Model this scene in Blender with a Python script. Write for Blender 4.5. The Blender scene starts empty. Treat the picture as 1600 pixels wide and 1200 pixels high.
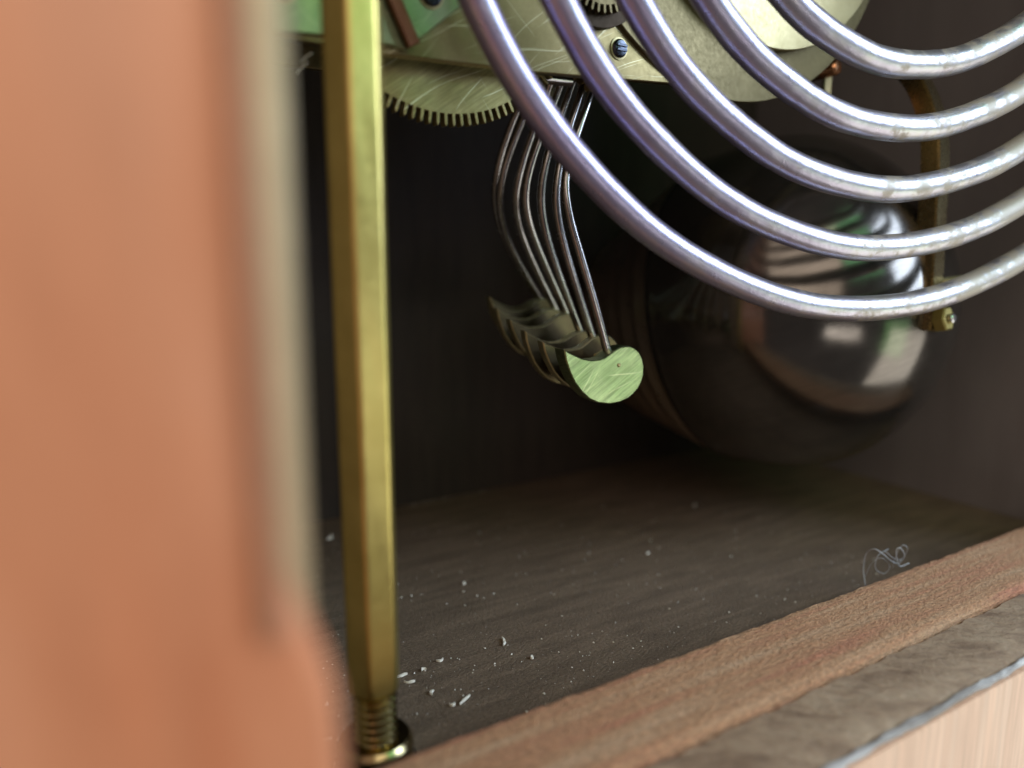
import bpy, bmesh, math, random
import numpy as np
from mathutils import Vector, Matrix
random.seed(7)
scn = bpy.context.scene
S = 0.001                                    # all sizes below are millimetres

# ---------------------------------------------------------------- camera
CH = 80.0
F = 1200.0; PITCH = math.radians(10); YAW = math.radians(31.8)
fw = np.array([math.sin(YAW)*math.cos(PITCH), math.cos(YAW)*math.cos(PITCH), -math.sin(PITCH)])
rt = np.array([math.cos(YAW), -math.sin(YAW), 0.0])
up = np.cross(rt, fw)
CAM = np.array([0, 0, CH])
cam = bpy.data.cameras.new('camera'); co = bpy.data.objects.new('camera', cam)
scn.collection.objects.link(co); scn.camera = co
cam.sensor_width = 36; cam.lens = 36*F/1600
cam.clip_start = 0.001; cam.clip_end = 50
co.matrix_world = Matrix([[rt[0], up[0], -fw[0], 0], [rt[1], up[1], -fw[1], 0], [rt[2], up[2], -fw[2], CH*S], [0, 0, 0, 1]])
cam.dof.use_dof = True; cam.dof.focus_distance = 0.152
cam.dof.aperture_fstop = (cam.lens/1000)/(0.0038)       # 3.8 mm pupil
cam.dof.aperture_blades = 0

# ---------------------------------------------------------------- world and lamps
w = bpy.data.worlds.new("World"); scn.world = w; w.use_nodes = True
bg = w.node_tree.nodes['Background']; bg.inputs[0].default_value = (0.36, 0.33, 0.33, 1); bg.inputs[1].default_value = 0.20
scn.view_settings.view_transform = 'Standard'; scn.view_settings.look = 'None'
scn.view_settings.exposure = 0.52; scn.view_settings.gamma = 1

def area(name, loc, aim, sx, sy, radiance, col):
    l = bpy.data.lights.new(name, 'AREA'); l.shape = 'RECTANGLE'; l.size = sx*S; l.size_y = sy*S
    l.energy = radiance*math.pi*(sx*S)*(sy*S); l.color = col
    o = bpy.data.objects.new(name, l); scn.collection.objects.link(o)
    o.location = Vector(loc)*S
    o.rotation_euler = (Vector(aim)-Vector(loc)).to_track_quat('-Z', 'Y').to_euler()
    return o
area('window_light', (520, -230, 290), (110, 110, 60), 260, 320, 9.5, (0.64, 0.79, 1.0))
area('terrace_light', (500, -230, -190), (90, 110, 40), 340, 380, 1.7, (1.0, 0.97, 0.88))
area('garden_light', (235, -235, 335), (130, 110, 80), 200, 290, 1.0, (0.34, 1.0, 0.48))
area('lawn_light', (385, -235, -25), (100, 124, 54), 130, 120, 0.62, (0.36, 1.0, 0.32))
area('table_light', (130, -235, -8), (150, 110, 55), 150, 42, 2.4, (1.0, 0.97, 0.9))
area('fill_light', (-90, -270, 330), (60, 90, 30), 480, 420, 1.45, (1.0, 0.86, 0.72))  # warm fill added to brighten floor, stile and rail

# ---------------------------------------------------------------- helpers
def ray(x, y): return fw + rt*(x-800)/F - up*(y-600)/F
def P(x, y, d): return CAM + ray(x, y)*d
def onY(x, y, Y): r = ray(x, y); return CAM + r*(Y/r[1])
def onZ(x, y, Z): r = ray(x, y); return CAM + r*((Z-CH)/r[2])

def link(name, me, mat, parent=None, smooth=True, label=None):
    o = bpy.data.objects.new(name, me); scn.collection.objects.link(o)
    if mat: me.materials.append(mat)
    if smooth:
        for p in me.polygons: p.use_smooth = True
    if parent: o.parent = parent; o.matrix_parent_inverse = Matrix.Translation(-parent.location)
    if label: o['label'] = label
    return o
def tag(o, label, cat, group=None, kind=None):
    o['label'] = label; o['category'] = cat
    if group: o['group'] = group
    if kind: o['kind'] = kind
    return o
def thing(name, loc, label, cat, group=None):
    o = bpy.data.objects.new(name, None); scn.collection.objects.link(o)
    o.location = Vector(loc)*S; o.empty_display_size = 0.005
    return tag(o, label, cat, group)
def mesh(vs, fs, name='m'):
    me = bpy.data.meshes.new(name); me.from_pydata([tuple(float(c)*S for c in v) for v in vs], [], fs); me.update(); return me
def bm_mesh(bm):
    bmesh.ops.scale(bm, vec=(S, S, S), verts=bm.verts)
    bmesh.ops.recalc_face_normals(bm, faces=bm.faces)
    me = bpy.data.meshes.new('m'); bm.to_mesh(me); bm.free(); return me
def box_bm(lo, hi, bev=0, segs=2):
    bm = bmesh.new(); bmesh.ops.create_cube(bm, size=1)
    for v in bm.verts:
        for i in range(3): v.co[i] = (lo[i]+hi[i])/2 + v.co[i]*(hi[i]-lo[i])
    if bev: bmesh.ops.bevel(bm, geom=bm.edges[:], offset=bev, segments=segs, profile=0.5, affect='EDGES')
    return bm
def box(name, lo, hi, mat, parent, bev=0.4, label=None):
    return link(name, bm_mesh(box_bm(lo, hi, bev)), mat, parent, smooth=False, label=label)
def sharp(o, ang=35):
    me = o.data; bm = bmesh.new(); bm.from_mesh(me)
    for e in bm.edges:
        if len(e.link_faces) == 2 and e.calc_face_angle(0) > math.radians(ang): e.smooth = False
    for f in bm.faces: f.smooth = True
    bm.to_mesh(me); bm.free(); return o
def prism_bm(poly, y0, y1, bev=0.15):
    """poly in X,Z, extruded along Y"""
    bm = bmesh.new()
    a = [bm.verts.new((p[0], y0, p[1])) for p in poly]
    f = bm.faces.new(a)
    r = bmesh.ops.extrude_face_region(bm, geom=[f])
    for v in r['geom']:
        if isinstance(v, bmesh.types.BMVert): v.co.y = y1
    bmesh.ops.recalc_face_normals(bm, faces=bm.faces)
    if bev:
        es = [e for e in bm.edges if abs(e.verts[0].co.y-e.verts[1].co.y) < 1e-6]
        bmesh.ops.bevel(bm, geom=es, offset=bev, segments=1, affect='EDGES')
    return bm
def prism(name, poly, y0, y1, mat, parent, bev=0.15, label=None):
    return sharp(link(name, bm_mesh(prism_bm(poly, y0, y1, bev)), mat, parent, label=label), 25)
def tube_me(pts, rad, n=12, caps=True):
    pts = [np.array(p, float) for p in pts]; m = len(pts)
    rad = [rad]*m if not hasattr(rad, '__len__') else rad
    vs = []; fs = []
    T0 = None; N = None
    for i, p in enumerate(pts):
        t = pts[min(i+1, m-1)]-pts[max(i-1, 0)]; t /= np.linalg.norm(t)
        if N is None:
            a = np.array([0, 0, 1.0]) if abs(t[2]) < .9 else np.array([0, 1.0, 0])
            N = np.cross(t, a)
        N = N - t*(N@t); N /= np.linalg.norm(N); B = np.cross(t, N)
        for k in range(n):
            a = 2*math.pi*k/n
            vs.append(p + rad[i]*(math.cos(a)*N+math.sin(a)*B))
    for i in range(m-1):
        for k in range(n):
            fs.append((i*n+k, i*n+(k+1) % n, (i+1)*n+(k+1) % n, (i+1)*n+k))
    if caps: fs.append(tuple(range(n-1, -1, -1))); fs.append(tuple((m-1)*n+k for k in range(n)))
    return mesh(vs, fs)
def catmull(pts, sub=8):
    pts = [np.array(p, float) for p in pts]; q = [2*pts[0]-pts[1]]+pts+[2*pts[-1]-pts[-2]]; out = []
    for i in range(1, len(q)-2):
        for s in range(sub):
            t = s/sub
            out.append(.5*((2*q[i])+(-q[i-1]+q[i+1])*t+(2*q[i-1]-5*q[i]+4*q[i+1]-q[i+2])*t*t+(-q[i-1]+3*q[i]-3*q[i+1]+q[i+2])*t**3))
    out.append(pts[-1]); return out
def revolve(profile, c, axis, n=96):
    """profile list of (s, r) along unit axis from c"""
    ax = np.array(axis, float); ax /= np.linalg.norm(ax)
    a = np.array([0, 0, 1.0]) if abs(ax[2]) < .9 else np.array([1.0, 0, 0])
    u = np.cross(ax, a); u /= np.linalg.norm(u); v = np.cross(ax, u)
    vs = []; fs = []; m = len(profile)
    for s, r in profile:
        for k in range(n):
            t = 2*math.pi*k/n; vs.append(np.array(c)+ax*s+r*(math.cos(t)*u+math.sin(t)*v))
    for i in range(m-1):
        for k in range(n): fs.append((i*n+k, i*n+(k+1) % n, (i+1)*n+(k+1) % n, (i+1)*n+k))
    fs.append(tuple(range(n-1, -1, -1))); fs.append(tuple((m-1)*n+k for k in range(n)))
    return mesh(vs, fs)

# ---------------------------------------------------------------- materials
def mk(name):
    m = bpy.data.materials.new(name); m.use_nodes = True; nt = m.node_tree
    b = nt.nodes['Principled BSDF']; return m, nt, b
def N(nt, t, **kw):
    n = nt.nodes.new(t)
    for k, v in kw.items():
        if k in n.inputs: n.inputs[k].default_value = v
        else: setattr(n, k, v)
    return n
def coords(nt, sc=(1, 1, 1), rot=(0, 0, 0)):
    g = nt.nodes.new('ShaderNodeNewGeometry'); mp = nt.nodes.new('ShaderNodeMapping')
    m0 = nt.nodes.new('ShaderNodeMapping'); m0.inputs['Rotation'].default_value = rot
    nt.links.new(g.outputs['Position'], m0.inputs[0])
    mp.inputs['Scale'].default_value = [c*1000 for c in sc]
    nt.links.new(m0.outputs[0], mp.inputs[0]); return mp.outputs[0]
def noise(nt, vec, scale, detail=5, rough=.6, dist=0):
    n = N(nt, 'ShaderNodeTexNoise'); n.inputs['Scale'].default_value = scale
    n.inputs['Detail'].default_value = detail; n.inputs['Roughness'].default_value = rough; n.inputs['Distortion'].default_value = dist
    nt.links.new(vec, n.inputs['Vector']); return n.outputs['Fac']
def ramp(nt, fac, stops):
    r = nt.nodes.new('ShaderNodeValToRGB'); e = r.color_ramp.elements
    while len(e) < len(stops): e.new(.5)
    for i, (p, c) in enumerate(stops):
        e[i].position = p; e[i].color = (*c, 1) if len(c) == 3 else c
    nt.links.new(fac, r.inputs[0]); return r.outputs[0]
def val(nt, fac, stops): return ramp(nt, fac, [(p, (v, v, v)) for p, v in stops])
def mix(nt, a, b, fac, mode='MIX'):
    m = nt.nodes.new('ShaderNodeMix'); m.data_type = 'RGBA'; m.blend_type = mode
    for s, i in ((fac, 0), (a, 6), (b, 7)):
        if hasattr(s, 'links'): nt.links.new(s, m.inputs[i])
        else: m.inputs[i].default_value = s if i == 0 else (*s, 1)
    return m.outputs[2]
def bump(nt, b, h, strength=.4, dist=.0002, prev=None):
    n = nt.nodes.new('ShaderNodeBump'); n.inputs['Strength'].default_value = strength; n.inputs['Distance'].default_value = dist
    nt.links.new(h, n.inputs['Height'])
    if prev: nt.links.new(prev, n.inputs['Normal'])
    nt.links.new(n.outputs[0], b.inputs['Normal']); return n.outputs[0]

def metal(name, c1, c2, rough=(.2, .35), brush=None, bstr=.25, big=.12, rot=(0, 0, 0), scratch=0, rsc=.9, bcol=.12):
    m, nt, b = mk(name); b.inputs['Metallic'].default_value = 1
    v = coords(nt); n1 = noise(nt, v, big, 6, .65)
    nt.links.new(ramp(nt, n1, [(.35, c1), (.65, c2)]), b.inputs['Base Color'])
    n2 = noise(nt, v, rsc, 6, .7)
    nt.links.new(val(nt, n2, [(.3, rough[0]), (.7, rough[1])]), b.inputs['Roughness'])
    vb = coords(nt, brush, rot) if brush else v
    h = noise(nt, vb, 3 if brush else 1.5, 5, .65)
    p = bump(nt, b, h, bstr, .00006)
    if brush:
        c0 = b.inputs['Base Color'].links[0].from_socket
        nt.links.new(mix(nt, c0, val(nt, h, [(.32, 1-bcol), (.5, 1), (.68, 1+bcol)]), 1.0, 'MULTIPLY'), b.inputs['Base Color'])
    if scratch:
        # sparse hairlines: very stretched noise, thresholded
        bc = b.inputs['Base Color'].links[0].from_socket
        for k, (rz, th) in enumerate(((.55, .66), (-.75, .70), (.95, .69), (.2, .70))):
            vv = coords(nt, (1, 1, 1), (0, rz, 0)); warp = noise(nt, v, .03, 1, .5)
            sc_ = nt.nodes.new('ShaderNodeVectorMath'); sc_.operation = 'MULTIPLY_ADD'; nt.links.new(warp, sc_.inputs[0])
            sc_.inputs[1].default_value = (0, 0, 14); nt.links.new(vv, sc_.inputs[2])
            m3 = nt.nodes.new('ShaderNodeMapping'); m3.inputs['Scale'].default_value = (.035, .2, 2.2); nt.links.new(sc_.outputs[0], m3.inputs[0])
            line = val(nt, noise(nt, m3.outputs[0], 1, 2, .5), [(th, 0), (th+.03, scratch)])
            bc = mix(nt, bc, (.85, .80, .55), line)
        nt.links.new(bc, b.inputs['Base Color'])
    return m

BRASS = metal('brass_plate', (.18, .142, .066), (.235, .185, .09), (.36, .5), brush=(.35, 1, 4), bstr=.25, rot=(0, .5, 0), scratch=.35)
BRASS_DULL = metal('tarnished_brass', (.30, .24, .13), (.42, .35, .19), (.32, .5), bstr=.2)
BRASS_DISC = metal('pale_brass', (.40, .33, .18), (.48, .40, .23), (.42, .55), bstr=.25)
BRASS_DIM = metal('dim_brass', (.14, .11, .058), (.19, .15, .08), (.45, .6), bstr=.2)
BRASS_ROD = metal('polished_brass', (.50, .40, .13), (.60, .49, .17), (.30, .40), bstr=.06)
BRASS_HEAD = metal('filed_brass', (.25, .32, .16), (.34, .40, .22), (.28, .4), brush=(.04, .3, .9), bstr=1, rot=(0, .55, 0), scratch=.35, bcol=.3)  # part of the reflected lawn green sits in the base colour
BRACKET = metal('green_lit_brass', (.22, .26, .15), (.29, .33, .19), (.3, .42), brush=(.2, 1, 3), bstr=.3, rot=(0, .55, 0), scratch=.25)  # green reflection on the plate is put into this brass colour
COPPER = metal('copper', (.55, .26, .13), (.70, .38, .2), (.15, .3))
STEEL_WIRE = metal('spring_steel', (.30, .28, .28), (.48, .46, .46), (.16, .3), bstr=.15)
STEEL_DARK = metal('blued_steel', (.045, .05, .062), (.085, .095, .12), (.15, .35))
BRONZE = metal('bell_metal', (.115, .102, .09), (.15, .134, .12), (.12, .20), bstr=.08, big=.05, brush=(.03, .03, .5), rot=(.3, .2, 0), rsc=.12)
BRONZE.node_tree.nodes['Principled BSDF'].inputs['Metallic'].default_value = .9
BRONZE_LIT = metal('lit_inner_bell_metal', (.52, .43, .35), (.62, .52, .43), (.26, .36), bstr=.1, big=.05, rsc=.12)  # brighter copy of the bell metal, light on the inner bells painted in

def gong_mat():
    m, nt, b = mk('gong_steel')
    v = coords(nt); n1 = noise(nt, v, .16, 5, .6)
    c = ramp(nt, n1, [(.36, (.38, .33, .43)), (.52, (.42, .38, .48)), (.66, (.43, .39, .44))])
    sp_ = nt.nodes.new('ShaderNodeSeparateXYZ'); nt.links.new(v, sp_.inputs[0])
    tm = nt.nodes.new('ShaderNodeMapRange'); nt.links.new(sp_.outputs[0], tm.inputs[0]); tm.inputs[1].default_value = 70; tm.inputs[2].default_value = 150
    c = mix(nt, mix(nt, c, (.92, .90, 1.12), 1.0, 'MULTIPLY'), mix(nt, c, (1.08, 1.16, 1.0), 1.0, 'MULTIPLY'), tm.outputs[0])   # temper tint, bluer towards the left
    # tan oxide film, in blotches, heavier towards the right-hand end of the turns
    sep = nt.nodes.new('ShaderNodeSeparateXYZ'); nt.links.new(v, sep.inputs[0])
    mr = nt.nodes.new('ShaderNodeMapRange'); nt.links.new(sep.outputs[0], mr.inputs[0])
    mr.inputs[1].default_value = 110; mr.inputs[2].default_value = 185; mr.inputs[3].default_value = -.12; mr.inputs[4].default_value = .15
    ad = nt.nodes.new('ShaderNodeMath'); nt.links.new(mr.outputs[0], ad.inputs[0]); nt.links.new(noise(nt, v, .22, 7, .72), ad.inputs[1])
    ox = val(nt, ad.outputs[0], [(.52, 0), (.64, .9)])
    nt.links.new(mix(nt, c, (.36, .31, .25), ox), b.inputs['Base Color'])
    nt.links.new(val(nt, ox, [(0, .8), (1, .3)]), b.inputs['Metallic'])
    n2 = noise(nt, v, .45, 6, .7)
    rr = val(nt, n2, [(.35, .27), (.7, .34)])
    nt.links.new(mix(nt, rr, (.5, .5, .5), ox), b.inputs['Roughness'])
    h = noise(nt, v, .7, 4, .6); p = bump(nt, b, h, .22, .0003)
    h2 = noise(nt, v, 4, 5, .6); bump(nt, b, h2, .3, .00008, p)
    return m
GONG = gong_mat()

def wood(name, cols, scale=(.05, .6, .6), rough=.55, bstr=.5, bdist=.0003, fine=(.3, 4, 4), rot=(0, 0, 0), coat=0, con=(.55, 1.2), dist=.6):
    m, nt, b = mk(name)
    v = coords(nt, scale, rot); n1 = noise(nt, v, 1, 6, .6, dist)
    c = ramp(nt, n1, [(.3+.4*i/(len(cols)-1), x) for i, x in enumerate(cols)])
    v2 = coords(nt, fine, rot); n2 = noise(nt, v2, 1, 6, .7)
    c2 = mix(nt, c, val(nt, n2, [(.25, con[0]), (.75, con[1])]), .7, 'MULTIPLY')
    nt.links.new(c2, b.inputs['Base Color'])
    b.inputs['Roughness'].default_value = rough
    b.inputs['Coat Weight'].default_value = coat; b.inputs['Coat Roughness'].default_value = .25
    bump(nt, b, n2, bstr, bdist); return m
W_STILE = wood('copper_toned_wood', [(.47, .15, .065), (.57, .22, .11), (.64, .28, .165)], (.06, .06, .014), .5, .15, fine=(.25, .25, .03), coat=.15, con=(.75, 1.15))
W_RAIL = wood('tan_raw_wood', [(.60, .25, .15), (.60, .33, .18), (.70, .46, .29)], (.02, .32, .3), .75, 1, .0010, fine=(.8, 1.5, 1.5), con=(.25, 1.5), dist=0)
W_STEP = wood('weathered_grey_brown_wood', [(.20, .125, .08), (.34, .235, .155), (.42, .31, .215)], (.10, .25, .3), .8, .8, .0006, fine=(.5, .8, .8), rot=(0, 0, .5))
W_FACE = wood('pale_peach_veneer', [(.62, .37, .25), (.72, .45, .31), (.75, .50, .36)], (.45, .3, .02), .45, .1, fine=(2, .5, .05))
W_FLOOR = wood('dark_stained_floor', [(.135, .088, .055), (.19, .128, .082), (.25, .172, .112)], (.05, .3, .4), .6, 1.0, .0008, fine=(1.2, 2.4, 2.4), con=(.1, 1.7))
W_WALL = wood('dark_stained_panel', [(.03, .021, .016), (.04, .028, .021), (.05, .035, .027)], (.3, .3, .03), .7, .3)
W_SIDE = wood('grey_brown_side_panel', [(.17, .145, .14), (.185, .16, .155), (.20, .175, .168)], (.1, .1, .02), .7, .3, con=(.92, 1.04))  # panel colour lightened in place of haze over the background
W_CHIP = wood('chipped_white_edge', [(.22, .19, .17), (.42, .40, .40), (.85, .85, .87)], (.06, .3, .3), .5)
def plain(name, col, rough=.6, trans=0):
    m, nt, b = mk(name); v = coords(nt); n = noise(nt, v, 1.5)
    nt.links.new(mix(nt, tuple(c*.8 for c in col), col, n), b.inputs['Base Color']); b.inputs['Roughness'].default_value = rough; return m
SAWDUST = plain('sawdust', (.88, .82, .72)); FIBRE = plain('grey_fibre', (.42, .42, .45))

# ---------------------------------------------------------------- the case
case = thing('clock_case', (130, 140, 0), 'dark stained wooden clock case with orange brown stile and raw tan bottom rail', 'clock case')
box('floor_board', (14, 58, -12), (246, 216, 0), W_FLOOR, case, 0, label='dark stained bottom board strewn with wood chips')
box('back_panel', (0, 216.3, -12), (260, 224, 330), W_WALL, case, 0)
box('side_panel', (246.3, 58, -12), (256, 216, 330), W_SIDE, case, 0, label='side panel beyond the bell, lightened for haze')
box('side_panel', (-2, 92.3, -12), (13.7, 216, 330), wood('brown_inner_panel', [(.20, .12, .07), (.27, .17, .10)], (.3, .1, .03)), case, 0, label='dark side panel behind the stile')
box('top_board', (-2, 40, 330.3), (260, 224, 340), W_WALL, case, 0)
# stile: wide upright with an outward flaring foot
st = []
for z, x in [(330, 14.3), (70, 14.3), (60, 14.4), (55, 15.0), (51, 16.4), (47, 18.0), (43, 19.0), (38, 19.2), (30, 19.4), (18, 19.8), (10.3, 20.0)]:
    st.append((x, z))
st = [(x*.73, 80-(80-z)*.73) for z, x in [(b_, a_) for a_, b_ in st]]
st += [(19.9*.73, -40), (-160, -40), (-160, 330)]
prism('frame_stile', st, 42, 92, W_STILE, case, 1.2)
box('stile_edge_shade', (9.3, 41.4, 58), (10.6, 41.9, 330), wood('edge_shade_wood', [(.40, .17, .09), (.48, .23, .13)], (.05, .05, .02)), case, .2, label='darker brown strip painting the shade down the stile edge')  # dark strip stands in for shade on the stile's edge
# bottom rail: flat top, a lower rebate on the outer side, then the veneered face
def rail_part(name, prof, mat, label, x0=21.0, x1=300, n=180, amp=.25, rnd=1):
    """prof: closed list of (y,z); swept along X with small unevenness"""
    random.seed(rnd); vs = []; fs = []; k = len(prof); ph = [random.random()*6 for _ in range(8)]
    for i in range(n+1):
        x = x0+(x1-x0)*i/n
        for j, (y, z) in enumerate(prof):
            a = amp*(math.sin(x*.31+j*.35)*.3+math.sin(x*.93+j*.8)*.25+random.uniform(-.5, .5)*.6)
            vs.append((x, y+a, z+a*.6))
    for i in range(n):
        for j in range(k): fs.append((i*k+j, i*k+(j+1) % k, (i+1)*k+(j+1) % k, (i+1)*k+j))
    fs.append(tuple(range(k))); fs.append(tuple(n*k+j for j in range(k)))
    me = mesh(vs, fs); bm = bmesh.new(); bm.from_mesh(me); bmesh.ops.recalc_face_normals(bm, faces=bm.faces); bm.to_mesh(me); bm.free()
    return sharp(link(name, me, mat, case, label=label), 40)
rail_part('bottom_rail', [(90.6, .4), (90.6, 5), (90.6, 9.2), (89.8, 10)]+[(90-1.05*k_, 10.08) for k_ in range(1, 16)]+[(73.2, 9.9), (72.3, 9.2), (72.0, 4), (72, .4)], W_RAIL, 'raw tan upper edge of the bottom rail', rnd=1, n=400, amp=.16)
rail_part('rail_rebate', [(71.6, -20), (71.6, 8.8), (66, 8.7), (60.2, 8.6), (59.4, 8.0), (59.4, -20)], W_STEP, 'weathered grey brown outer strip of the bottom rail', amp=.35, rnd=5)
rail_part('chipped_edge', [(59.0, 8.0), (59.0, 8.6), (58.5, 8.7), (58.1, 8.5), (58.0, 8.0)], W_CHIP, 'white chipped arris along the rail face', amp=.3, rnd=3)
rail_part('rail_face', [(59.0, 7.8), (57.4, 7.8), (57.2, 7.2), (57.2, -60), (59.0, -60)], W_FACE, 'pale peach veneered face of the rail', amp=.05, rnd=4)
prism('hinge_strip', [(12.6, 300), (16.0, 300), (16.0, 52), (15.6, 50), (13.6, 49.5), (12.6, 50)], 54, 56, metal('hinge_brass', (.50, .40, .26), (.60, .48, .32), (.45, .6)), case, .6)

# ---------------------------------------------------------------- brass pillar
RX, RY = 39.2, 103.6
pil = thing('brass_pillar', (RX, RY, 0), 'tall polished brass pillar with a threaded foot left of the clock movement', 'pillar')
def rv(name, prof, mat, parent, c=(RX, RY, 0), ax=(0, 0, 1), n=64, label=None):
    return sharp(link(name, revolve(prof, c, ax, n), mat, parent, label=label), 30)
def hexr(R, k, n=96):                          # rounded hexagon: across-corners radius R at angle k
    a = (k/n*2*math.pi-HEX0) % (math.pi/3)-math.pi/6
    return min(R*math.cos(math.pi/6)/math.cos(a), R*.965)
HEX0 = math.radians(-118.5)
vs = []; fs = []; zs = [13.6, 14.4, 15.4]+list(np.linspace(16, 290, 170)); n = 96
for z in zs:
    R0 = {13.6: 4.0, 14.4: 4.2}.get(z, 4.28)+.02*math.sin(z*.5)+.015*math.sin(z*1.3)
    for k in range(n):
        r = min(hexr(4.28, k), 9) if z > 15 else min(hexr(4.28, k), R0)
        r += .018*math.sin(z*.31+k*.4)*math.sin(z*.12)
        vs.append((RX+r*math.cos(k/n*2*math.pi), RY+r*math.sin(k/n*2*math.pi), z))
for i in range(len(zs)-1):
    for k in range(n): fs.append((i*n+k, i*n+(k+1) % n, (i+1)*n+(k+1) % n, (i+1)*n+k))
fs.append(tuple(range(n-1, -1, -1))); fs.append(tuple((len(zs)-1)*n+k for k in range(n)))
sharp(link('shaft', mesh(vs, fs), BRASS_ROD, pil, label='six sided polished brass shaft'), 40)
thr = [(z0, r) for k in range(7) for z0, r in ((4.6+k*1.28, 2.35), (5.0+k*1.28, 3.0), (5.24+k*1.28, 3.38), (5.5+k*1.28, 3.0))]
rv('threaded_end', [(1.9, 2.4)]+thr+[(13.6, 2.4)], metal('thread_brass', (.62, .52, .25), (.72, .62, .32), (.16, .22), bstr=.02), pil)
rv('washer', [(.05, 6.4), (.8, 6.4), (1.0, 6.1), (1.0, 3.6)], metal('washer_steel', (.5, .5, .48), (.62, .62, .6), (.2, .35)), pil)
hx = [(1.1, 5.8), (4.3, 5.8), (5.1, 5.3), (5.2, 5.2), (5.2, 3.3)]
rv('lock_nut', hx, metal('nut_brass', (.30, .24, .12), (.42, .35, .18), (.15, .25)), pil, n=48)

# ---------------------------------------------------------------- gong coil
gb = onY(1363, 480, 96)
ya, pa = math.radians(-10), math.radians(-5)
e1 = np.array([math.cos(ya), math.sin(ya), 0]); nn = np.array([-math.sin(ya), math.cos(ya), 0])
e2 = np.array([0, 0, 1.0])*math.cos(pa)+nn*math.sin(pa)
gcx, gcz, gr0, gp = -3.6, 101.2, 100.4, 11.5
pts = []; rad = []
phi = 1.3
random.seed(3)
while phi > -2*math.pi*4-4.4:
    r = gr0+gp*(phi+math.pi/2)/2/math.pi
    r += .95*math.exp(3*min(0, (phi+math.pi/2)/2/math.pi))+.12*math.sin(phi*7)+.08*math.sin(phi*17.3)
    pts.append(gb+e1*(gcx+r*math.cos(phi))+e2*(gcz+r*math.sin(phi)))
    rad.append(2.62+.025*math.sin(phi*31)+.02*math.sin(phi*57)+random.uniform(-.012, .012))
    phi -= 1.6/r
gong = link('gong_coil', tube_me(pts, rad, 28), GONG, None)
gong.data.transform(Matrix.Translation(-Vector(gb)*S)); gong.location = Vector(gb)*S
tag(gong, 'large flat spiral gong of grey violet steel wire hanging in the opening', 'gong')

# ---------------------------------------------------------------- movement
mov = thing('clock_movement', (85, 122, 111), 'brass clock movement with back plate, screws and toothed wheels above the wires', 'clock movement')
PY = 122.0
prism('back_plate', [(32.5, 111.2), (50.9, 110.9), (82, 111.4), (117.5, 113.1), (117.5, 250), (32.5, 250)], PY, PY+2.2, BRASS, mov, .18)
prism('front_plate', [(34, 118), (118, 118), (118, 250), (34, 250)], 170, 172.2, BRASS_DULL, mov, .15)
br = prism('bracket_plate', [(52.6, 112.0), (54.7, 111.6), (66.5, 121.0), (90, 139), (90, 200), (44, 200), (43.5, 112.3)], PY-1.3, PY-.15, BRACKET, mov, .15, label='greenish bracket plate with a slanting edge')
prism('corner_plate', [(33.6, 111.6), (43.2, 112.2), (43.2, 200), (33.6, 200)], PY-1.3, PY-.15, BRACKET, mov, .15, label='plate corner left of the pillar, coloured for its green reflection')
lv = prism('lever', [(48.6, 123.6), (50.6, 124.6), (56.6, 112.6), (54.6, 111.6)], PY-3.0, PY-1.6, metal('dark_lever', (.16, .07, .04), (.24, .12, .07), (.4, .55)), mov, .2)
def gear_poly(cx, cz, r, teeth, h, w=.38, ph=0.):
    out = []
    for k in range(teeth):
        a = 2*math.pi*(k+ph)/teeth; d = 2*math.pi/teeth*w/2
        out += [(cx+r*math.cos(a-d*1.15), cz+r*math.sin(a-d*1.15)), (cx+(r+h*.8)*math.cos(a-d), cz+(r+h*.8)*math.sin(a-d)),
                (cx+(r+h)*math.cos(a-d*.35), cz+(r+h)*math.sin(a-d*.35)), (cx+(r+h)*math.cos(a+d*.35), cz+(r+h)*math.sin(a+d*.35)),
                (cx+(r+h*.8)*math.cos(a+d), cz+(r+h*.8)*math.sin(a+d)), (cx+r*math.cos(a+d*1.15), cz+r*math.sin(a+d*1.15))]
    return out
BRASS_WHEEL = metal('wheel_brass', (.34, .29, .13), (.43, .37, .18), (.34, .48), brush=(.05, .4, .8), bstr=.8, rot=(0, .6, 0), scratch=1, bcol=.28)
prism('great_wheel', gear_poly(65.34, 131.75, 28.1, 116, 2.1), 127.6, 129.4, BRASS_WHEEL, mov, .08, label='large brass wheel with long thin teeth')
prism('pinion_wheel', gear_poly(93.0, 132.5, 8.6, 42, 1.5), PY-3.2, PY-2.0, BRASS_DIM, mov, .06, label='small toothed wheel over a dark disc standing for a recess')
prism('recess_shade', gear_poly(93.3, 132.3, 12.0, 60, .01), PY-1.7, PY-.3, metal('recess_shade_brown', (.03, .022, .015), (.05, .035, .025), (.5, .6)), mov, .08)  # dark disc stands in for the shaded opening in the plate
def disc(name, c, r, y0, y1, mat, label):
    return prism(name, [(c[0]+r*math.cos(2*math.pi*k/120), c[1]+r*math.sin(2*math.pi*k/120)) for k in range(120)], y0, y1, mat, mov, .15, label=label)
disc('wheel_disc', (138.98, 158.87), 36.9, 118, 119.6, BRASS_DISC, 'bright pale brass disc')
disc('wheel_disc', (130.5, 160.55), 49.6, 121, 122.6, BRASS_DIM, 'larger dull brass disc')
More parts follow.
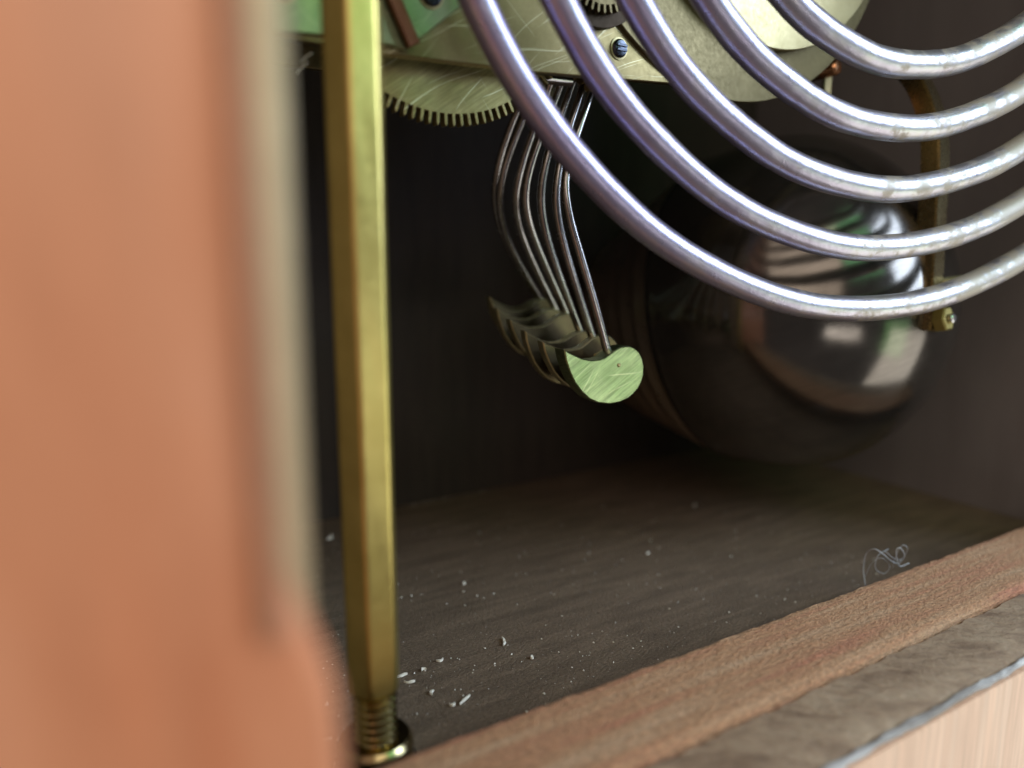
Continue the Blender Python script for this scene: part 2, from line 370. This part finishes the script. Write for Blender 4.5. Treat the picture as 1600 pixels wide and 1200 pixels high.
def screw(x, z, r, y, mat, slot_ang, label=None):
    s = rv('screw', [(0, r*1.0), (.5, r), (.9, r*.82), (1.0, r*.5)], mat, mov, (x, y, z), (0, -1, 0), 32, label)
    ca, sa = math.cos(slot_ang), math.sin(slot_ang)
    for dz in (-.42, .42):          # two raised lands either side of the slot
        bm = box_bm((-r*.72, -.28, dz-.22), (r*.72, 0, dz+.22), .08, 1)
        bmesh.ops.rotate(bm, matrix=Matrix.Rotation(slot_ang, 3, 'Y'), verts=bm.verts); bmesh.ops.translate(bm, vec=(x, y-1.0, z), verts=bm.verts)
        link('slot_edge', bm_mesh(bm), mat, s, False)
    rv('countersink', [(0, r+.35), (.2, r+.35), (.25, r+.05)], BRASS_DISC, mov, (x, y, z), (0, -1, 0), 40)
    return s
screw(99.7, 117.75, 1.7, PY, STEEL_DARK, .05, 'blue black slotted screw')
screw(59.3, 120.6, 1.9, PY-1.3, STEEL_DARK, .5, 'black screw at the top of the bracket')
screw(35.6, 117.4, 1.5, PY-1.3, BRASS_DISC, .3, 'pale screw behind the pillar')
q = onY(1281, 112, 128)
rv('copper_post', [(-6, 1.9), (4, 1.9), (4.6, 1.5), (4.8, .6)], COPPER, mov, q, (.2, -1, .1), 32)
q = onY(1292, 128, 128)
box('stop_strip', (q[0]-1.3, 127.5, q[2]-6), (q[0]+1.3, 128.5, q[2]+3), BRASS_DULL, mov, .15)
rv('arbor', [(-30, 1.2), (10, 1.2)], STEEL_WIRE, mov, (87, 134, 113.6), (1, 0, 0.01), 20)

# ---------------------------------------------------------------- hammers
HP = [(695, 605), (735, 630), (780, 652), (850, 684), (930, 701), (1010, 695), (1060, 676), (1100, 648), (1150, 608), (1200, 582), (1250, 574), (1290, 577), (1330, 597), (1365, 632), (1390, 680), (1405, 750),
      (1402, 830), (1385, 890), (1355, 950), (1310, 1003), (1270, 1037), (1190, 1074), (1100, 1090), (1000, 1080), (920, 1045), (850, 980), (790, 900), (745, 800), (712, 700)]
hp = []
for u, v in HP:
    w3 = onY(760+u/5.715, 440+v/5.715, 124); hp.append((w3[0], w3[2]))
tip0 = (hp[0][0], hp[0][1])
tips = [(89.2, 60.1), (89.4, 60.9), (90.2, 62.4), (91.3, 64.2), (92.6, 66.2), (95.0, 67.0), (98.0, 68.0)]
wires = [
 [(924, 140), (922, 155), (903, 205), (886, 252), (878, 290), (885, 330), (905, 395), (930, 470), (951, 556)],
 [(912, 128), (909, 145), (890, 195), (873, 250), (867, 300), (868, 330), (876, 375), (901, 450), (934, 553)],
 [(897, 122), (893, 138), (872, 192), (850, 250), (843, 300), (844, 332), (855, 383), (880, 450), (915, 540)],
 [(880, 120), (876, 137), (852, 195), (828, 250), (818, 300), (819, 325), (830, 367), (854, 420), (899, 520)],
 [(864, 118), (858, 138), (836, 195), (812, 260), (803, 305), (804, 330), (813, 370), (832, 413), (884, 514)],
 [(848, 120), (840, 140), (813, 190), (785, 262), (778, 300), (780, 335), (788, 372), (812, 418), (857, 486)],
 [(836, 120), (826, 140), (798, 185), (774, 262), (770, 300), (774, 340), (788, 380), (815, 425), (846, 474)]]
WY0 = [131, 133.5, 136, 138.5, 141, 143.5, 146]       # depth (Y) of the pivots
which = ['nearest of the seven, with the green crescent brass face shown whole', 'second from the bell, its brass head just behind the green crescent',
         'third of the seven counted from the green crescent', 'middle one of the row of seven', 'fifth of the seven counted from the green crescent',
         'next to the farthest and leftmost wire', 'farthest and leftmost wire of the seven']
HSIDE = metal('gap_shade_brass', (.11, .082, .045), (.18, .14, .08), (.3, .5))  # shade in the gaps between heads, put into the brass colour
HB = metal('hammer_brass', (.62, .56, .32), (.72, .66, .40), (.3, .42), brush=(.3, 1, 4), bstr=.15, rot=(0, -.6, 0))
for i in range(7):
    y0 = [124, 132, 140, 148, 156, 162.5, 168.5][i]; dx, dz = tips[i][0]-tip0[0], tips[i][1]-tip0[1]
    jr = [0, .05, -.04, .06, -.03, .04, -.05][i]; js = [1, .98, 1.02, .97, 1.0, .98, .96][i]
    poly = [(tip0[0]+dx+js*((x-tip0[0])*math.cos(jr)-(z-tip0[1])*math.sin(jr)), tip0[1]+dz+js*((x-tip0[0])*math.sin(jr)+(z-tip0[1])*math.cos(jr))) for x, z in hp]
    cx = sum(p[0] for p in poly)/len(poly); cz = sum(p[1] for p in poly)/len(poly)
    h = thing('chime_hammer', (cx, y0+3, cz), 'bent wire hammer, '+which[i], 'hammer', 'chime hammers beside the bells')
    hd = prism('head', poly, y0, y0+(2.3 if i else 3.6), BRASS_HEAD if i == 0 else HB, h, .22, label='green filed crescent brass face' if i == 0 else None)
    # narrower core behind the face, coloured dark so the gaps look shaded
    if i:                            # faces coloured dark for the gaps they reflect, edges brightened as if lit
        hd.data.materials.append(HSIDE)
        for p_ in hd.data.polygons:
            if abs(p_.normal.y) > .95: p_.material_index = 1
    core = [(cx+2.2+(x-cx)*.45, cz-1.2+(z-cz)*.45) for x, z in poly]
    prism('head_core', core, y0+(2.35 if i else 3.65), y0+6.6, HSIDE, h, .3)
    hub = (onY(wires[i][-1][0], wires[i][-1][1], y0+3.2))
    pts3 = []
    W = wires[i]; m = len(W)
    for k, (x, y) in enumerate(W):
        t = k/(m-1); Y = WY0[i]*(1-t)+(y0+2.6)*t
        pts3.append(onY(x, y, Y))
    pts3.append(pts3[-1]+(pts3[-1]-pts3[-2])*.06)
    for _ in range(2):
        q3 = [pts3[0]]+[pts3[k]*.6+(pts3[k-1]+pts3[k+1])*.2 for k in range(1, len(pts3)-2)]+pts3[-2:]
        pts3 = q3
    link('wire', tube_me(catmull(pts3, 8), [.78+.16*min(1, j/40) for j in range(len(catmull(pts3, 8)))], 12), STEEL_WIRE, h)
    c = pts3[0]
    rv('pivot_collar', [(-1.0, 1.15), (-.8, 1.3), (.8, 1.3), (1.0, 1.15)], BRASS_DULL, h, c+np.array([0, 0, .6]), (1, .2, 0), 20)
    # square brass seat where the wire enters the head
    e = pts3[-2]; dirw = np.array(pts3[-3])-np.array(pts3[-2]); dirw /= np.linalg.norm(dirw)
    bm = box_bm((-1.5, -1.1, -1.3), (1.5, 1.1, 1.4), .25, 1)
    bmesh.ops.rotate(bm, matrix=Vector((0, 0, 1)).rotation_difference(Vector(dirw)).to_matrix(), verts=bm.verts); bmesh.ops.translate(bm, vec=tuple(e-dirw*.8+np.array([0, 2.4, 0])), verts=bm.verts)
    link('wire_seat', bm_mesh(bm), BRASS_DISC if i else HB, h, False)
    if i == 0:
        pp = onY(967, 570.5, y0)
        rv('rivet', [(-.2, .42), (.1, .42), (.22, .25)], BRASS_DISC, hd, pp, (0, -1, 0), 20)
# ---------------------------------------------------------------- bells
bc = P(1240, 473, 216)
a_cam = np.array([-.62, -.03, .785]); ax = a_cam[0]*rt+a_cam[1]*up+a_cam[2]*fw; ax /= np.linalg.norm(ax)
nest = thing('nested_bells', bc, 'dark polished bell metal dome with smaller bells nested behind it on a brass strap', 'bells')
def bell_prof(R, rim, apex, th=1.6):
    out = []
    for k in range(1, 41):
        t = math.pi/2*k/40; out.append((-apex*math.cos(t), R*math.sin(t)))
    for k in range(1, 9):
        s = rim*k/8; out.append((s, R-.9*(k/8)**2+(.5 if k == 8 else 0)))
    out.append((rim+.3, R-.9)); out.append((rim, R-th-.8))
    for k in range(7, -1, -1): out.append((rim*k/8, R-th-.9*(k/8)**2))
    for k in range(39, 0, -1):
        t = math.pi/2*k/40; out.append((-(apex-th)*math.cos(t), (R-th)*math.sin(t)))
    return out
for i in range(6):
    R = 45.6-2.9*i; c = bc+ax*(7.4*i)
    link('bell', revolve(bell_prof(R, 15+.4*i, 40-1.8*i), c, ax, 128), BRONZE_LIT if i else BRONZE, nest, label='largest bell, its dome facing the opening' if i == 0 else None)
link('bell_axle', revolve([(-44, 1.6), (34, 1.6)], bc, ax, 24), BRASS_DULL, nest)
# strap: square bar, one corner towards the viewer
apx = bc-ax*40.2
sidev = np.cross([0, 0, 1.0], ax); sidev[2] = 0; sidev /= np.linalg.norm(sidev)
axh = ax.copy(); axh[2] = 0; axh /= np.linalg.norm(axh)
def sweep_bar(cpts, hw, ht):
    vs = []; fs = []
    for i, p in enumerate(cpts):
        t = cpts[min(i+1, len(cpts)-1)]-cpts[max(i-1, 0)]; t = t/np.linalg.norm(t)
        u = sidev-t*(sidev@t); u /= np.linalg.norm(u); v = np.cross(t, u)
        for a, b in ((-1, -1), (1, -1), (1, 1), (-1, 1)): vs.append(p+u*hw*a+v*ht*b)
    n = len(cpts)
    for i in range(n-1):
        for k in range(4): fs.append((i*4+k, i*4+(k+1) % 4, (i+1)*4+(k+1) % 4, (i+1)*4+k))
    fs.append((0, 1, 2, 3)); fs.append(tuple((n-1)*4+k for k in range(4)))
    me = mesh(vs, fs); bm = bmesh.new(); bm.from_mesh(me); bmesh.ops.recalc_face_normals(bm, faces=bm.faces)
    bmesh.ops.bevel(bm, geom=[e for e in bm.edges if e.calc_face_angle(0) > .8], offset=.35*S, segments=2, affect='EDGES'); bm.to_mesh(me); bm.free(); return me
D = float(((apx-ax*2.6)-CAM)@fw)
sp = [P(1448, 518, D), P(1449, 480, D), P(1452, 420, D), P(1457, 330, D), P(1461, 260, D), P(1459, 205, D+1), P(1448, 160, D+3), P(1428, 122, D+6), P(1400, 98, D+10), P(1360, 84, D+14), P(1310, 62, D+18), P(1262, 30, D+22)]
sp = catmull(sp, 5)
sharp(link('strap', sweep_bar(sp, 2.9, 2.2), metal('strap_brass', (.34, .27, .14), (.40, .32, .17), (.25, .3), bstr=.05), nest, label='square brass strap holding the bells'), 30)
nc = P(1446, 501, D)-ax*2.7
nut = sharp(link('hex_nut', revolve([(0, 3.1), (.1, 3.1), (2.2, 3.1), (2.6, 2.7)], nc, -ax, 6), BRASS_ROD, nest), 30)
sharp(link('bolt_end', revolve([(2.7, 1.15), (3.5, 1.15), (3.8, .8)], nc, -ax, 24), metal('bright_steel', (.7, .7, .7), (.8, .8, .8), (.15, .25)), nut), 30)

# ---------------------------------------------------------------- debris
def chip_me(L, Wd, H, bend):
    vs = []; n = 5
    for i in range(n+1):
        t = i/n-.5; w_ = Wd*(1-(2*t)**2*.6)*random.uniform(.8, 1.15); y = bend*(t*t)*4
        vs += [(t*L, y-w_/2, 0), (t*L, y+w_/2, 0), (t*L, y+w_/2*.6, H*random.uniform(.7, 1.2)), (t*L, y-w_/2*.7, H)]
    fs = []
    for i in range(n):
        for k in range(4): fs.append((i*4+k, i*4+(k+1) % 4, (i+1)*4+(k+1) % 4, (i+1)*4+k))
    fs += [(3, 2, 1, 0), (n*4, n*4+1, n*4+2, n*4+3)]
    return mesh(vs, fs)
big = [(788, 1003, 2.6, .5, 'curved pale wood sliver lying alone left of the round white chip'), (625, 1057, 2.6, .5, 'pale wood sliver touching the right side of the brass pillar'),
       (661, 1046, .9, .4, 'small pale chip near the pillar end of the sliver trail'), (640, 1067, 1.8, .3, 'thin pale sliver just in front of the one touching the pillar'),
       (688, 1033, 1.3, .5, 'short oval pale chip right of the pillar, behind the sliver trail'), (673, 1083, 1.1, .6, 'round pale chip right of the pillar foot'),
       (726, 1094, 2.8, .4, 'long pale sliver nearest the tan bottom rail'), (831, 1028, .9, .7, 'round white chip nearest the middle of the floor'),
       (707, 1103, .9, .4, 'tiny pale chip at the left tip of the long sliver'), (516, 840, 3.0, 1.2, 'grey flake on the floor just left of the brass pillar'),
       (508, 1157, 2.4, .3, 'thin pale sliver left of the pillar foot'), (512, 1101, .8, .5, 'tiny pale chip left of the pillar foot'),
       (1085, 790, 1.8, .7, 'lone pale chip in front of the bell shadow'), (1012, 865, 1.1, .4, 'small chip halfway between bell and rail'),
       (725, 912, 1.0, .7, 'small grey chip right of the pillar halfway back')]
for x, y, L, wd, lab in big:
    p = onZ(x, y, .1); me = chip_me(L*1.15, wd*1.25, .4, random.uniform(-.4, .4))
    o = link('wood_chip', me, SAWDUST, None, False); o.location = Vector(p)*S; o.rotation_euler = (random.uniform(-.05, .05), 0, random.uniform(-.5, 1.3))
    tag(o, lab, 'wood chip', 'wood chips on the case floor')
# countless fine specks and the debris line at the back corner
vs = []; fs = []
def speck(x, y, s):
    b = len(vs); z = .03
    a = random.random()*6; e = random.uniform(.4, 1)
    for k in range(4): vs.append((x+s*math.cos(a+k*1.57)*(1 if k % 2 else e), y+s*math.sin(a+k*1.57)*(1 if k % 2 else e), z+random.random()*s*.3))
    vs.append((x, y, z+s*.9)); fs.extend([(b, b+1, b+4), (b+1, b+2, b+4), (b+2, b+3, b+4), (b+3, b, b+4), (b+3, b+2, b+1, b)])
random.seed(11)
for k in range(1700):
    u = random.random(); yy = 91+115*u**2.6; xx = 24+random.random()**1.7*160
    if xx > 242: continue
    speck(xx, yy, random.choice([.07, .08, .1, .12, .2]) if random.random() < .93 else .3)
for k in range(60):
    u_ = random.random()**1.5*36
    if math.sin(u_*.9) > -.2: speck(86+u_, 214.4+random.uniform(-1, 1), random.uniform(.12, .4))
tag(link('sawdust', mesh(vs, fs), SAWDUST, None, False), 'fine pale sawdust scattered over the dark case floor', 'sawdust', kind='stuff')
# looped fibre tuft caught behind the rail
q0 = onZ(1385, 885, 10.2)
fp = [(1352, 915), (1349, 890), (1353, 866), (1366, 858), (1380, 866), (1392, 876), (1404, 880), (1413, 868), (1406, 856), (1400, 862), (1405, 884), (1420, 880)]
d0 = float((q0-CAM)@fw)
cs = [P(x, y, d0+2+1.5*math.sin(i*1.3)) for i, (x, y) in enumerate(fp)]
df = link('dust_fibre', tube_me(catmull(cs, 8), .13, 6), FIBRE, None)
for pl in ([(1352, 900), (1362, 880), (1378, 872), (1390, 884), (1382, 896), (1368, 888), (1372, 868), (1388, 858)], [(1395, 888), (1400, 868), (1410, 852), (1418, 858), (1408, 874), (1396, 872), (1384, 862)]):
    link('strand', tube_me(catmull([P(x, y, d0+3+1.2*math.cos(i*1.7)) for i, (x, y) in enumerate(pl)], 8), .08, 5), FIBRE, df)
tag(df, 'looped grey dust fibre curling up behind the tan bottom rail', 'fibre')
for i, (a, b, lab) in enumerate([((470, 97), (487, 83), 'upper thin pale hair beside the pillar below the plate corner'), ((464, 115), (481, 97), 'lower thin pale hair beside the pillar below the plate corner')]):
    cs = catmull([onY(*a, 124), onY((a[0]+b[0])/2, (a[1]+b[1])/2-1.5, 123.5), onY(*b, 123)], 6)
    tag(link('loose_hair', tube_me(cs, .08, 6), SAWDUST, None), lab, 'hair')

if scn.render.engine != 'CYCLES': scn.render.engine = 'CYCLES'
scn.cycles.max_bounces = 8; scn.cycles.sample_clamp_indirect = 6
